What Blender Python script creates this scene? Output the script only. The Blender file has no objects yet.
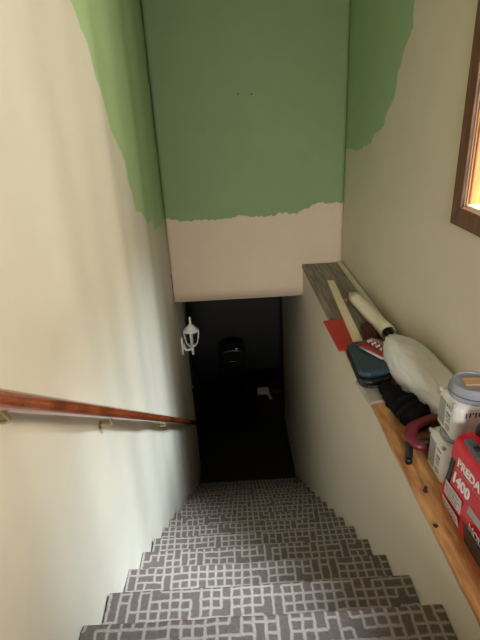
import bpy, bmesh, math, random
from mathutils import Vector, Matrix, noise as mnoise

random.seed(7)
SC = bpy.context.scene
COL = SC.collection
PI = math.pi

# ------------------------------------------------------------------ camera, light, exposure
cam_d = bpy.data.cameras.new('camera')
cam = bpy.data.objects.new('camera', cam_d)
COL.objects.link(cam)
cam_d.sensor_fit = 'VERTICAL'
cam_d.sensor_height = 36.0
cam_d.lens = 36.0 * 482.0 / 640.0
cam_d.clip_start = 0.02
yaw, pit, rol = 0.0079, 0.4112, -0.0534
F = Vector((math.sin(yaw) * math.cos(pit), math.cos(yaw) * math.cos(pit), -math.sin(pit)))
R0 = Vector((math.cos(yaw), -math.sin(yaw), 0))
U0 = R0.cross(F)
Rv = math.cos(rol) * R0 + math.sin(rol) * U0
Uv = -math.sin(rol) * R0 + math.cos(rol) * U0
M = Matrix(((Rv.x, Uv.x, -F.x, 0.0), (Rv.y, Uv.y, -F.y, 0.0), (Rv.z, Uv.z, -F.z, 1.2378), (0, 0, 0, 1)))
cam.matrix_world = M
SC.camera = cam

world = bpy.data.worlds.new('world')
SC.world = world
world.use_nodes = True
bg = world.node_tree.nodes['Background']
bg.inputs[0].default_value = (0.75, 0.85, 1.0, 1)
bg.inputs[1].default_value = 0.6

vs = SC.view_settings
vs.view_transform = 'Standard'
vs.look = 'None'
vs.gamma = 1.0
vs.exposure = 0.36
vs.use_curve_mapping = False


def area(name, loc, target, sx, sy, power, color, spread=180):
    d = bpy.data.lights.new(name, 'AREA')
    d.shape = 'RECTANGLE'
    d.size, d.size_y = sx, sy
    d.energy = power
    d.color = color
    d.spread = math.radians(spread)
    o = bpy.data.objects.new(name, d)
    COL.objects.link(o)
    o.location = loc
    o.rotation_euler = (Vector(target) - Vector(loc)).to_track_quat('-Z', 'Y').to_euler()
    return o


# daylight outside the stair window, and outside the doorway of the upper hall behind the camera
area('window_sky', (3.5, -0.30, 4.9), (0.0, 1.75, -0.6), 1.2, 1.2, 1120, (0.82, 0.93, 1.0))
area('window_horizon', (2.4, 0.9, 1.65), (-0.5, 1.9, 1.1), 1.2, 0.9, 62, (1.0, 0.89, 0.67))
area('doorway_daylight', (0.0, -5.6, 2.0), (0.0, 1.0, 0.1), 1.5, 1.5, 285, (0.98, 0.97, 0.95))

# ------------------------------------------------------------------ helpers


def s2l(c):
    return tuple(((v / 255) / 12.92 if v / 255 <= 0.04045 else ((v / 255 + 0.055) / 1.055) ** 2.4) for v in c)


class NT:
    def __init__(self, name):
        self.m = bpy.data.materials.new(name)
        self.m.use_nodes = True
        self.t = self.m.node_tree
        self.b = self.t.nodes['Principled BSDF']

    def n(self, typ, **kw):
        nd = self.t.nodes.new(typ)
        for k, v in kw.items():
            setattr(nd, k, v)
        return nd

    def l(self, a, b):
        self.t.links.new(a, b)

    def math(self, op, a, b=None, c=None):
        nd = self.n('ShaderNodeMath', operation=op)
        for i, v in enumerate((a, b, c)):
            if v is None:
                continue
            if isinstance(v, (int, float)):
                nd.inputs[i].default_value = v
            else:
                self.l(v, nd.inputs[i])
        return nd.outputs[0]

    def noise(self, scale, detail=3, vec=None, rough=0.55):
        nd = self.n('ShaderNodeTexNoise')
        nd.inputs['Scale'].default_value = scale
        nd.inputs['Detail'].default_value = detail
        nd.inputs['Roughness'].default_value = rough
        if vec is None:
            tc = self.n('ShaderNodeTexCoord')
            vec = tc.outputs['Object']
        self.l(vec, nd.inputs['Vector'])
        return nd

    def mix(self, fac, a, b):
        nd = self.n('ShaderNodeMix', data_type='RGBA')
        if isinstance(fac, (int, float)):
            nd.inputs[0].default_value = fac
        else:
            self.l(fac, nd.inputs[0])
        for i, v in ((6, a), (7, b)):
            if isinstance(v, tuple):
                nd.inputs[i].default_value = (*v, 1) if len(v) == 3 else v
            else:
                self.l(v, nd.inputs[i])
        return nd.outputs[2]

    def bump(self, h, strength, dist=0.002):
        nd = self.n('ShaderNodeBump')
        nd.inputs['Strength'].default_value = strength
        nd.inputs['Distance'].default_value = dist
        self.l(h, nd.inputs['Height'])
        self.l(nd.outputs[0], self.b.inputs['Normal'])


def mat(name, rgb, rough=0.6, var=0.12, scale=12, metal=0.0, bump=0.0, bscale=80, stretch=None, coat=0.0):
    k = NT(name)
    c = s2l(rgb)
    vec = None
    if stretch:
        tc = k.n('ShaderNodeTexCoord')
        mp = k.n('ShaderNodeMapping')
        mp.inputs['Scale'].default_value = stretch
        k.l(tc.outputs['Object'], mp.inputs['Vector'])
        vec = mp.outputs[0]
    nz = k.noise(scale, 4, vec)
    k.l(k.mix(nz.outputs['Fac'], tuple(v * (1 - var) for v in c), tuple(min(1, v * (1 + var)) for v in c)), k.b.inputs['Base Color'])
    k.b.inputs['Roughness'].default_value = rough
    k.b.inputs['Metallic'].default_value = metal
    k.b.inputs['Coat Weight'].default_value = coat
    if bump:
        k.bump(k.noise(bscale, 3, vec).outputs['Fac'], bump)
    return k.m


def wood(name, dark, light, stretch=(14, 1.2, 14), rough=0.5, coat=0.0, scale=3.0):
    k = NT(name)
    tc = k.n('ShaderNodeTexCoord')
    mp = k.n('ShaderNodeMapping')
    mp.inputs['Scale'].default_value = stretch
    k.l(tc.outputs['Object'], mp.inputs['Vector'])
    nz = k.noise(scale, 6, mp.outputs[0], 0.65)
    rp = k.n('ShaderNodeValToRGB')
    rp.color_ramp.elements[0].position = 0.35
    rp.color_ramp.elements[0].color = (*s2l(dark), 1)
    rp.color_ramp.elements[1].position = 0.65
    rp.color_ramp.elements[1].color = (*s2l(light), 1)
    k.l(nz.outputs['Fac'], rp.inputs[0])
    k.l(rp.outputs[0], k.b.inputs['Base Color'])
    k.b.inputs['Roughness'].default_value = rough
    k.b.inputs['Coat Weight'].default_value = coat
    k.bump(nz.outputs['Fac'], 0.25, 0.001)
    return k.m


def link(name, me, m, parent=None):
    o = bpy.data.objects.new(name, me)
    COL.objects.link(o)
    if m is not None and len(me.materials) == 0:
        me.materials.append(m)
    if parent is not None:
        w = Vector((0, 0, 0))
        p = parent
        while p is not None:
            w += p.location
            p = p.parent
        me.transform(Matrix.Translation(-w))
        o.parent = parent
    return o


def build(name, bm, m, parent=None, smooth=False, bevel=0.0, seg=2, subsurf=0, origin=None, autosmooth=None):
    if bevel:
        pass
    bmesh.ops.recalc_face_normals(bm, faces=bm.faces)
    me = bpy.data.meshes.new(name)
    bm.to_mesh(me)
    bm.free()
    if smooth:
        me.polygons.foreach_set('use_smooth', [True] * len(me.polygons))
    o = link(name, me, m, parent)
    if parent is None and origin is not None:
        me.transform(Matrix.Translation(-Vector(origin)))
        o.location = origin
    if bevel:
        b = o.modifiers.new('bevel', 'BEVEL')
        b.width = bevel
        b.segments = seg
        b.limit_method = 'ANGLE'
        b.angle_limit = math.radians(40)
    if subsurf:
        s = o.modifiers.new('subd', 'SUBSURF')
        s.levels = s.render_levels = subsurf
    return o


def box(bm, x0, x1, y0, y1, z0, z1, mtx=None):
    vs_ = [bm.verts.new((x, y, z)) for z in (z0, z1) for y in (y0, y1) for x in (x0, x1)]
    for f in ((0, 2, 3, 1), (4, 5, 7, 6), (0, 1, 5, 4), (2, 6, 7, 3), (0, 4, 6, 2), (1, 3, 7, 5)):
        bm.faces.new([vs_[i] for i in f])
    if mtx is not None:
        bmesh.ops.transform(bm, matrix=mtx, verts=vs_)
    return vs_


def prism(bm, pts, axis, a, b, mtx=None):
    """closed polygon pts (2D) extruded along axis from a to b"""
    def P(p, t):
        return (t, p[0], p[1]) if axis == 'x' else ((p[0], t, p[1]) if axis == 'y' else (p[0], p[1], t))
    A = [bm.verts.new(P(p, a)) for p in pts]
    B = [bm.verts.new(P(p, b)) for p in pts]
    n = len(pts)
    for i in range(n):
        bm.faces.new((A[i], A[(i + 1) % n], B[(i + 1) % n], B[i]))
    bm.faces.new(A[::-1])
    bm.faces.new(B)
    if mtx is not None:
        bmesh.ops.transform(bm, matrix=mtx, verts=A + B)
    return A + B


def tube(bm, pts, rad, seg=12, cap=True, flat=1.0, up=(0, 0, 1)):
    pts = [Vector(p) for p in pts]
    n = len(pts)
    if isinstance(rad, (int, float)):
        rad = [rad] * n
    rings = []
    for i, p in enumerate(pts):
        t = (pts[min(i + 1, n - 1)] - pts[max(i - 1, 0)]).normalized()
        u = Vector(up)
        if abs(t.dot(u)) > 0.95:
            u = Vector((0, 1, 0))
        s = t.cross(u).normalized()
        w = s.cross(t)
        rings.append([bm.verts.new(p + rad[i] * (math.cos(a) * s + flat * math.sin(a) * w)) for a in [2 * PI * k / seg for k in range(seg)]])
    for i in range(n - 1):
        for k in range(seg):
            bm.faces.new((rings[i][k], rings[i][(k + 1) % seg], rings[i + 1][(k + 1) % seg], rings[i + 1][k]))
    if cap:
        bm.faces.new(rings[0][::-1])
        bm.faces.new(rings[-1])
    return rings


def lathe(bm, prof, c, seg=24, axis='z'):
    rings = []
    for r, h in prof:
        ring = []
        for k in range(seg):
            a = 2 * PI * k / seg
            if axis == 'z':
                v = (c[0] + r * math.cos(a), c[1] + r * math.sin(a), c[2] + h)
            else:
                v = (c[0] + h, c[1] + r * math.cos(a), c[2] + r * math.sin(a))
            ring.append(bm.verts.new(v))
        rings.append(ring)
    for i in range(len(rings) - 1):
        for k in range(seg):
            bm.faces.new((rings[i][k], rings[i][(k + 1) % seg], rings[i + 1][(k + 1) % seg], rings[i + 1][k]))
    bm.faces.new(rings[0][::-1])
    bm.faces.new(rings[-1])


def text_bm(s, size, extrude, mtx, bold=0.0, sx=1.0):
    cu = bpy.data.curves.new('lettering', 'FONT')
    cu.body = s
    cu.size = size
    cu.extrude = extrude
    cu.offset = bold
    cu.resolution_u = 3
    to = bpy.data.objects.new('lettering', cu)
    COL.objects.link(to)
    dg = bpy.context.evaluated_depsgraph_get()
    me = bpy.data.meshes.new_from_object(to.evaluated_get(dg))
    bpy.data.objects.remove(to)
    bpy.data.curves.remove(cu)
    bm = bmesh.new()
    bm.from_mesh(me)
    bpy.data.meshes.remove(me)
    bmesh.ops.transform(bm, matrix=mtx @ Matrix.Diagonal((sx, 1, 1, 1)), verts=bm.verts)
    return bm


def tag(o, label, cat, group=None):
    o['label'] = label
    o['category'] = cat
    if group:
        o['group'] = group
    return o


def thing(name, label, cat, loc, group=None):
    o = bpy.data.objects.new(name, None)
    COL.objects.link(o)
    o.empty_display_size = 0.05
    o.location = loc
    return tag(o, label, cat, group)


def struct(name, bm, m, **kw):
    o = build(name, bm, m, **kw)
    o['kind'] = 'structure'
    return o


def catmull(P, n=8):
    P = [Vector(p) for p in P]
    out = []
    for i in range(len(P) - 1):
        p0, p1, p2, p3 = P[max(i - 1, 0)], P[i], P[i + 1], P[min(i + 2, len(P) - 1)]
        for k in range(n):
            t = k / n
            out.append(0.5 * ((2 * p1) + (p2 - p0) * t + (2 * p0 - 5 * p1 + 4 * p2 - p3) * t * t + (3 * p1 - p0 - 3 * p2 + p3) * t ** 3))
    out.append(P[-1])
    return out


# ------------------------------------------------------------------ dimensions
XL, XS, XR = -0.531, 0.589, 0.92      # left wall, low stair wall, upper right wall
YB = 3.93                             # end wall above the stair opening
ZS = -0.274                           # underside of the upper floor
ZF = -2.717                           # basement floor
ZC = 2.44                             # ceiling
Y1, TR, RI = 1.010, 0.246, 0.180      # first nosing, tread, riser
N = 14

# ------------------------------------------------------------------ wall paint


def wall_mat(name, base, green):
    k = NT(name)
    at = k.n('ShaderNodeAttribute')
    at.attribute_name = 'paint'
    tc = k.n('ShaderNodeTexCoord')
    mp = k.n('ShaderNodeMapping')
    mp.inputs['Scale'].default_value = (1, 1, 0.45)
    k.l(tc.outputs['Object'], mp.inputs['Vector'])
    n1 = k.noise(26, 3, mp.outputs[0])
    n2 = k.noise(7, 3)
    d = k.math('ADD', at.outputs['Fac'], k.math('MULTIPLY', k.math('SUBTRACT', n1.outputs['Fac'], 0.5), 0.05))
    mr = k.n('ShaderNodeMapRange')
    mr.inputs['From Min'].default_value = -0.004
    mr.inputs['From Max'].default_value = 0.004
    k.l(d, mr.inputs['Value'])
    b = s2l(base)
    g = s2l(green)
    cb = k.mix(n2.outputs['Fac'], tuple(v * 0.95 for v in b), tuple(v * 1.05 for v in b))
    cg = k.mix(n2.outputs['Fac'], tuple(v * 0.93 for v in g), tuple(v * 1.07 for v in g))
    k.l(k.mix(mr.outputs[0], cb, cg), k.b.inputs['Base Color'])
    k.b.inputs['Roughness'].default_value = 0.62
    h = k.math('ADD', k.math('MULTIPLY', k.noise(140, 2).outputs['Fac'], 0.5), mr.outputs[0])
    k.bump(h, 0.12, 0.002)
    return k.m


M_wall = wall_mat('wall_paint', (214, 209, 194), (170, 198, 146))
M_right = wall_mat('right_wall_paint', (217, 206, 184), (158, 186, 138))
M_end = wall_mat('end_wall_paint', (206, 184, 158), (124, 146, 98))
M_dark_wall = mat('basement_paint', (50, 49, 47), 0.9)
M_white = mat('white_paint', (222, 216, 205), 0.55, 0.05)
M_ceil = mat('ceiling_paint', (225, 222, 214), 0.9, 0.03)


def seg_dist(p, a, b):
    ax, ay = a
    bx, by = b
    dx, dy = bx - ax, by - ay
    L = dx * dx + dy * dy
    t = max(0, min(1, ((p[0] - ax) * dx + (p[1] - ay) * dy) / L)) if L else 0
    return math.hypot(p[0] - ax - t * dx, p[1] - ay - t * dy)


def inside(p, poly):
    r = False
    n = len(poly)
    for i in range(n):
        a, b = poly[i], poly[i - 1]
        if (a[1] > p[1]) != (b[1] > p[1]) and p[0] < (b[0] - a[0]) * (p[1] - a[1]) / (b[1] - a[1]) + a[0]:
            r = not r
    return r


def frange(*spans):
    out = []
    for a, b, s in spans:
        n = max(1, round((b - a) / s))
        out += [a + (b - a) * i / n for i in range(n)]
    out.append(spans[-1][1])
    return out


def wall_grid(name, axis, pos, us, vs2, poly=None, skip=None, disp=None, thick=0.12, flip=False, m=None):
    """a wall in the plane axis=pos; us along the other horizontal axis, vs2 along z"""
    bm = bmesh.new()
    lay = bm.verts.layers.float.new('paint')
    G = []
    for v in vs2:
        row = []
        for u in us:
            off = disp(u, v) if disp else 0.0
            co = (pos + off, u, v) if axis == 'x' else (u, pos + off, v)
            vt = bm.verts.new(co)
            d = -1.0
            if poly:
                q = (u, v)
                if v > 0.2:
                    d = min(seg_dist(q, poly[i], poly[i - 1]) for i in range(len(poly)))
                    if not inside(q, poly):
                        d = -d
            vt[lay] = d
            row.append(vt)
        G.append(row)
    for j in range(len(vs2) - 1):
        for i in range(len(us) - 1):
            if skip and skip((us[i] + us[i + 1]) / 2, (vs2[j] + vs2[j + 1]) / 2):
                continue
            f = (G[j][i], G[j][i + 1], G[j + 1][i + 1], G[j + 1][i])
            bm.faces.new(f if not flip else f[::-1])
    loose = [v for v in bm.verts if not v.link_faces]
    bmesh.ops.delete(bm, geom=loose, context='VERTS')
    me = bpy.data.meshes.new(name)
    bm.to_mesh(me)
    bm.free()
    me.polygons.foreach_set('use_smooth', [True] * len(me.polygons))
    o = link(name, me, m or M_wall)
    s = o.modifiers.new('thickness', 'SOLIDIFY')
    s.thickness = thick
    s.offset = -1
    o['kind'] = 'structure'
    return o


def wav(y, z):
    return 0.0050 * math.sin(y * 9.0 + 0.6 * z) + 0.0030 * math.sin(y * 17.0 + 1.3 - 0.5 * z) + 0.003 * (mnoise.noise(Vector((y * 1.6, z * 0.6, 3.0))))


# left wall: x = XL, faces +x
polyL = [(1.98, 2.6), (2.03, 1.66), (2.20, 1.50), (2.24, 1.40), (2.40, 1.26), (2.44, 1.18), (2.55, 1.10), (2.63, 1.02), (2.66, 0.90),
         (2.72, 0.84), (2.76, 0.74), (2.92, 0.69), (3.05, 0.60), (3.28, 0.58), (3.34, 0.50), (3.60, 0.47), (4.3, 0.44), (4.3, 2.6)]
wall_grid('wall_left', 'x', XL, frange((-3.0, 0.2, 0.1), (0.2, 1.9, 0.05), (1.9, 3.93, 0.025), (3.93, 4.62, 0.06)),
          frange((ZF, 0.3, 0.1), (0.3, 1.75, 0.025), (1.75, ZC, 0.1)), polyL, None, wav, 0.14)
# end wall: y = YB, faces -y
polyB = [(-0.9, 2.6), (-0.9, 0.455), (-0.50, 0.455), (-0.43, 0.44), (-0.40, 0.425), (-0.30, 0.43), (-0.12, 0.425), (0.02, 0.435), (0.06, 0.45), (0.13, 0.435), (0.34, 0.43),
         (0.40, 0.455), (0.50, 0.44), (0.555, 0.435), (0.585, 0.475), (0.64, 0.48), (0.69, 0.515), (0.78, 0.51), (1.2, 0.50), (1.2, 2.6)]
wall_grid('wall_end', 'y', YB, frange((XL, XR, 0.025)), frange((ZS, 0.3, 0.1), (0.3, 0.6, 0.02), (0.6, ZC, 0.1)), polyB, None, None, 0.12, False, M_end)
# right upper wall with the window hole: x = XR, faces -x
WY0, WY1, WZ0, WZ1 = 0.45, 1.893, 0.842, 2.10
polyR = [(2.55, 2.6), (2.62, 1.72), (2.66, 1.66), (2.64, 1.55), (2.74, 1.48), (2.82, 1.36), (2.84, 1.25), (2.98, 1.17), (3.00, 1.10), (3.16, 1.07), (3.24, 1.0),
         (3.40, 0.97), (3.55, 0.93), (3.75, 0.93), (4.3, 0.90), (4.3, 2.6)]
wall_grid('wall_right', 'x', XR, frange((-3.0, WY0, 0.2), (WY0, WY1, 0.1), (WY1, 2.5, 0.1), (2.5, YB, 0.025)),
          frange((-0.25, WZ0, 0.08), (WZ0, WZ1, 0.03), (WZ1, ZC, 0.08)), polyR,
          lambda u, v: WY0 < u < WY1 and WZ0 < v < WZ1, None, 0.16, True, M_right)
# low wall along the stairs, carrying the ledge: x = XS
bm = bmesh.new()
box(bm, XS, XR + 0.05, 0.5, YB + 0.1, ZF, -0.0205)
box(bm, XS, XS + 0.13, YB + 0.1, 5.6, ZF, ZS)
struct('wall_stair_right', bm, mat('stair_wall_paint', (212, 199, 178), 0.6, 0.05, 6, bump=0.06, bscale=120))

# floors and ceilings
M_hall = mat('hall_carpet', (120, 110, 102), 0.95, 0.15, 40)
bm = bmesh.new()
box(bm, XL - 0.1, XS, -3.0, Y1 - TR, -0.25, 0.0)
box(bm, XS, XR + 0.1, -3.0, 0.5, -0.25, 0.0)
struct('floor', bm, M_hall)
bm = bmesh.new()
box(bm, XL - 0.14, XR + 0.16, -3.0, YB + 0.12, ZC, ZC + 0.1)
struct('ceiling', bm, M_ceil)
bm = bmesh.new()
box(bm, -2.6, 1.9, YB + 0.01, 6.3, ZS, ZS + 0.25)
box(bm, -2.6, XL - 0.141, 2.5, YB + 0.01, ZS, ZS + 0.25)
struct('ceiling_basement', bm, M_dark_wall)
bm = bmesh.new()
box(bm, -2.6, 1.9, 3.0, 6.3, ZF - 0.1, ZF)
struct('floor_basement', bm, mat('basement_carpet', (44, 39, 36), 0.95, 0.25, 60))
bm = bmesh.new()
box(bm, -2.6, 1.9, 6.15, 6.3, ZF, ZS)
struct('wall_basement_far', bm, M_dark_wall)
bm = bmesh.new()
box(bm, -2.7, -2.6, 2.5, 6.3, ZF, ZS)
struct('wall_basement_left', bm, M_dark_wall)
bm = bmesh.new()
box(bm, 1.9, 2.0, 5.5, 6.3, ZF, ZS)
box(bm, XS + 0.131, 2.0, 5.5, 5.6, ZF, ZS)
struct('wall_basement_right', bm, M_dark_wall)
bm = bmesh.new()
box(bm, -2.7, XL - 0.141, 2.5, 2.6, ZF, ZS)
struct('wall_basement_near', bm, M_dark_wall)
# hall end behind the camera, with its doorway
bm = bmesh.new()
box(bm, XL - 0.14, -0.34, -3.1, -3.0, -0.25, ZC + 0.1)
box(bm, 0.62, XR + 0.16, -3.1, -3.0, -0.25, ZC + 0.1)
box(bm, -0.34, 0.62, -3.1, -3.0, 2.05, ZC + 0.1)
struct('wall_behind', bm, M_white)
# dark door casing at the foot of the stairs
bm = bmesh.new()
box(bm, XL - 0.16, XL + 0.012, 4.62, 4.66, ZF, ZS)
struct('trim_1', bm, wood('dark_trim_wood', (26, 20, 17), (44, 33, 27)))
bm = bmesh.new()
box(bm, XS - 0.012, XS + 0.14, 5.6, 5.64, ZF, ZS)
struct('trim_2', bm, wood('dark_trim_wood_far', (22, 22, 28), (40, 38, 44)))

# ------------------------------------------------------------------ window
M_case = wood('casing_wood', (84, 52, 36), (128, 84, 60), (20, 20, 3), 0.45, 0.2)
M_pine = wood('pine_reveal', (158, 96, 44), (186, 122, 62), (18, 18, 1.5), 0.5)
M_sill = mat('sill_paint', (236, 226, 200), 0.5, 0.04)
k = NT('window_glass')
for nd in list(k.t.nodes):
    if nd.type != 'OUTPUT_MATERIAL':
        k.t.nodes.remove(nd)
out = [nd for nd in k.t.nodes if nd.type == 'OUTPUT_MATERIAL'][0]
tr = k.n('ShaderNodeBsdfTransparent')
gl = k.n('ShaderNodeBsdfGlossy')
gl.inputs['Roughness'].default_value = 0.02
mx = k.n('ShaderNodeMixShader')
mx.inputs[0].default_value = 0.05
k.l(tr.outputs[0], mx.inputs[1])
k.l(gl.outputs[0], mx.inputs[2])
k.l(mx.outputs[0], out.inputs['Surface'])
M_glass = k.m

win = bpy.data.objects.new('window_1', None)
COL.objects.link(win)
win.location = (XR, (WY0 + WY1) / 2, WZ0)
win['kind'] = 'structure'
CW = 0.078
bm = bmesh.new()
xa, xb = XR - 0.014, XR + 0.004
for prof in ([(WY0 - CW, WZ0 - CW), (WY1 + CW, WZ0 - CW), (WY1, WZ0), (WY0, WZ0)],
             [(WY1 + CW, WZ0 - CW), (WY1 + CW, WZ1 + CW), (WY1, WZ1), (WY1, WZ0)],
             [(WY1 + CW, WZ1 + CW), (WY0 - CW, WZ1 + CW), (WY0, WZ1), (WY1, WZ1)],
             [(WY0 - CW, WZ1 + CW), (WY0 - CW, WZ0 - CW), (WY0, WZ0), (WY0, WZ1)]):
    prism(bm, prof, 'x', xa, xb)
build('window_casing', bm, M_case, win, bevel=0.005)
bm = bmesh.new()
box(bm, XR + 0.004, XR + 0.26, WY1 - 0.012, WY1, WZ0, WZ1)
box(bm, XR + 0.004, XR + 0.26, WY0, WY0 + 0.012, WZ0, WZ1)
box(bm, XR + 0.004, XR + 0.26, WY0 + 0.012, WY1 - 0.012, WZ1 - 0.012, WZ1)
build('window_jamb', bm, M_pine, win)
bm = bmesh.new()
for y in (WY1 - 0.021, WY0 + 0.012):
    box(bm, XR + 0.012, XR + 0.018, y + 0.004, y + 0.009, WZ0 + 0.012, WZ1 - 0.012)
build('window_stop', bm, mat('stop_wood', (120, 78, 48), 0.5), win)
bm = bmesh.new()
box(bm, XR + 0.004, XR + 0.28, WY0 + 0.012, WY1 - 0.012, WZ0, WZ0 + 0.012)
build('window_sill', bm, M_sill, win, bevel=0.003)
bm = bmesh.new()
a0, a1, b0, b1 = WY0 + 0.012, WY1 - 0.012, WZ0 + 0.012, WZ1 - 0.012
for r in ((a0, a0 + 0.04, b0, b1), (a1 - 0.04, a1, b0, b1), (a0 + 0.04, a1 - 0.04, b0, b0 + 0.045), (a0 + 0.04, a1 - 0.04, b1 - 0.04, b1), (1.15, 1.195, b0 + 0.045, b1 - 0.04)):
    box(bm, XR + 0.215, XR + 0.245, *r)
build('window_sash', bm, M_white, win, bevel=0.003)
bm = bmesh.new()
box(bm, XR + 0.228, XR + 0.232, a0 + 0.035, a1 - 0.035, b0 + 0.04, b1 - 0.035)
build('window_pane', bm, M_glass, win)

# ------------------------------------------------------------------ carpet and stairs


def carpet():
    k = NT('patterned_carpet')
    uv = k.n('ShaderNodeUVMap')
    nz = k.noise(30, 2, uv.outputs[0])
    va = k.n('ShaderNodeVectorMath', operation='SUBTRACT')
    k.l(nz.outputs['Color'], va.inputs[0])
    va.inputs[1].default_value = (0.5, 0.5, 0.5)
    vb = k.n('ShaderNodeVectorMath', operation='SCALE')
    k.l(va.outputs[0], vb.inputs[0])
    vb.inputs['Scale'].default_value = 0.010
    vc = k.n('ShaderNodeVectorMath', operation='ADD')
    k.l(uv.outputs[0], vc.inputs[0])
    k.l(vb.outputs[0], vc.inputs[1])
    sp = k.n('ShaderNodeSeparateXYZ')
    k.l(vc.outputs[0], sp.inputs[0])
    u = k.math('DIVIDE', sp.outputs[0], 0.037)
    v = k.math('DIVIDE', sp.outputs[1], 0.036)

    def rnd(a, b, seed):
        cb = k.n('ShaderNodeCombineXYZ')
        k.l(a, cb.inputs[0])
        k.l(b, cb.inputs[1])
        cb.inputs[2].default_value = seed
        wn = k.n('ShaderNodeTexWhiteNoise')
        k.l(cb.outputs[0], wn.inputs['Vector'])
        return wn.outputs['Value']

    def line(t, w):
        d = k.math('ABSOLUTE', k.math('SUBTRACT', t, k.math('ROUND', t)))
        mr = k.n('ShaderNodeMapRange')
        mr.inputs['From Min'].default_value = w
        mr.inputs['From Max'].default_value = w + 0.10
        mr.inputs['To Min'].default_value = 1
        mr.inputs['To Max'].default_value = 0
        k.l(d, mr.inputs['Value'])
        return mr.outputs[0]

    fu, fv, ru, rv = k.math('FLOOR', u), k.math('FLOOR', v), k.math('ROUND', u), k.math('ROUND', v)
    hl = k.math('MULTIPLY', line(v, 0.08), k.math('GREATER_THAN', rnd(fu, rv, 3.3), 0.20))
    vl = k.math('MULTIPLY', line(u, 0.08), k.math('GREATER_THAN', rnd(ru, fv, 8.1), 0.10))
    ln = k.math('MULTIPLY', k.math('MAXIMUM', hl, vl), k.math('ADD', 0.42, k.math('MULTIPLY', k.noise(150, 3, uv.outputs[0], 0.7).outputs['Fac'], 0.85)))
    pile = k.noise(420, 3, uv.outputs[0], 0.7)
    pile2 = k.noise(90, 3, uv.outputs[0], 0.6)
    dk = k.mix(pile2.outputs['Fac'], s2l((100, 89, 84)), s2l((148, 136, 129)))
    lt = k.mix(pile2.outputs['Fac'], s2l((176, 167, 160)), s2l((216, 208, 202)))
    c = k.mix(ln, dk, lt)
    c2 = k.mix(pile.outputs['Fac'], s2l((112, 108, 104)), s2l((255, 255, 255)))
    mm = k.n('ShaderNodeMix', data_type='RGBA', blend_type='MULTIPLY')
    mm.inputs[0].default_value = 0.8
    k.l(c, mm.inputs[6])
    k.l(c2, mm.inputs[7])
    k.l(mm.outputs[2], k.b.inputs['Base Color'])
    k.b.inputs['Roughness'].default_value = 0.95
    k.b.inputs['Specular IOR Level'].default_value = 0.1
    k.bump(k.math('ADD', pile.outputs['Fac'], k.math('MULTIPLY', ln, 0.3)), 0.6, 0.004)
    return k.m


M_carpet = carpet()
stairs = thing('staircase', 'steep straight staircase covered in grey brown basketweave patterned carpet', 'stairs', (0.03, Y1 - TR, 0.0))
s_acc = 0.0
for i in range(N):
    yn, zt = Y1 + TR * i, -0.197 - RI * i
    y0 = yn - TR - (0.03 if i else 0.0)
    zb = max(zt - RI, ZF)
    r = 0.02
    prof = [(y0, zt), (yn - r, zt)]
    for q in range(1, 7):
        a = PI / 2 - q * PI / 6 * 1.0
        prof.append((yn - r + r * math.cos(a), zt - r + r * math.sin(a)))
    prof.append((yn - r, zt - 2 * r - 0.001))
    prof.append((yn - 0.026, zb + 0.001))
    me_uv = []
    bm = bmesh.new()
    uvl = bm.loops.layers.uv.new('UVMap')
    nx = 40
    xs = [XL + 0.006 + (XS - XL - 0.008) * q / nx for q in range(nx + 1)]
    S = [0.0]
    for q in range(1, len(prof)):
        S.append(S[-1] + math.hypot(prof[q][0] - prof[q - 1][0], prof[q][1] - prof[q - 1][1]))
    # subdivide the tread
    cut = [y0 + (yn - r - y0) * q / 6 for q in range(6)]
    P = [(c, zt) for c in cut] + prof[1:]
    S = [0.0]
    for q in range(1, len(P)):
        S.append(S[-1] + math.hypot(P[q][0] - P[q - 1][0], P[q][1] - P[q - 1][1]))
    G = []
    for (py, pz), s in zip(P, S):
        row = []
        for x in xs:
            w = 0.0025 * mnoise.noise(Vector((x * 14, i * 3.1 + py * 6, 0.3)))
            row.append((bm.verts.new((x, py + w, pz + w)), x, s_acc + s))
        G.append(row)
    for a in range(len(G) - 1):
        for b in range(nx):
            q4 = (G[a][b], G[a][b + 1], G[a + 1][b + 1], G[a + 1][b])
            f = bm.faces.new([t[0] for t in q4])
            f.smooth = True
            for lp, t in zip(f.loops, q4):
                lp[uvl].uv = (t[1], t[2])
    # core of the step below the carpet
    prism(bm, [(y0, zt - 0.004), (yn - 0.03, zt - 0.004), (yn - 0.03, zb), (y0, zb)], 'x', XL + 0.008, XS - 0.004)
    s_acc += S[-1]
    build('step', bm, M_carpet, stairs)

# ------------------------------------------------------------------ ledge
M_ledge = wood('worn_ledge_wood', (150, 90, 48), (226, 170, 112), (9, 1.3, 9), 0.5, 0.1)
bm = bmesh.new()
us = frange((0.5, 2.36, 0.03))
L0, L1 = [], []
for y in us:
    w = 0.004 * mnoise.noise(Vector((y * 9, 1.7, 0))) + 0.003 * mnoise.noise(Vector((y * 30, 5.7, 0)))
    L0.append((bm.verts.new((XS - 0.006 + w, y, 0)), bm.verts.new((XR - 0.002, y, 0))))
    L1.append((bm.verts.new((XS - 0.006 + w, y, -0.02)), bm.verts.new((XR - 0.002, y, -0.02))))
for i in range(len(us) - 1):
    bm.faces.new((L0[i][0], L0[i][1], L0[i + 1][1], L0[i + 1][0]))
    bm.faces.new((L1[i][0], L1[i + 1][0], L1[i + 1][1], L1[i][1]))
    bm.faces.new((L0[i][0], L0[i + 1][0], L1[i + 1][0], L1[i][0]))
    bm.faces.new((L0[i][1], L1[i][1], L1[i + 1][1], L0[i + 1][1]))
bm.faces.new((L0[0][0], L1[0][0], L1[0][1], L0[0][1]))
bm.faces.new((L0[-1][0], L0[-1][1], L1[-1][1], L1[-1][0]))
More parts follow.
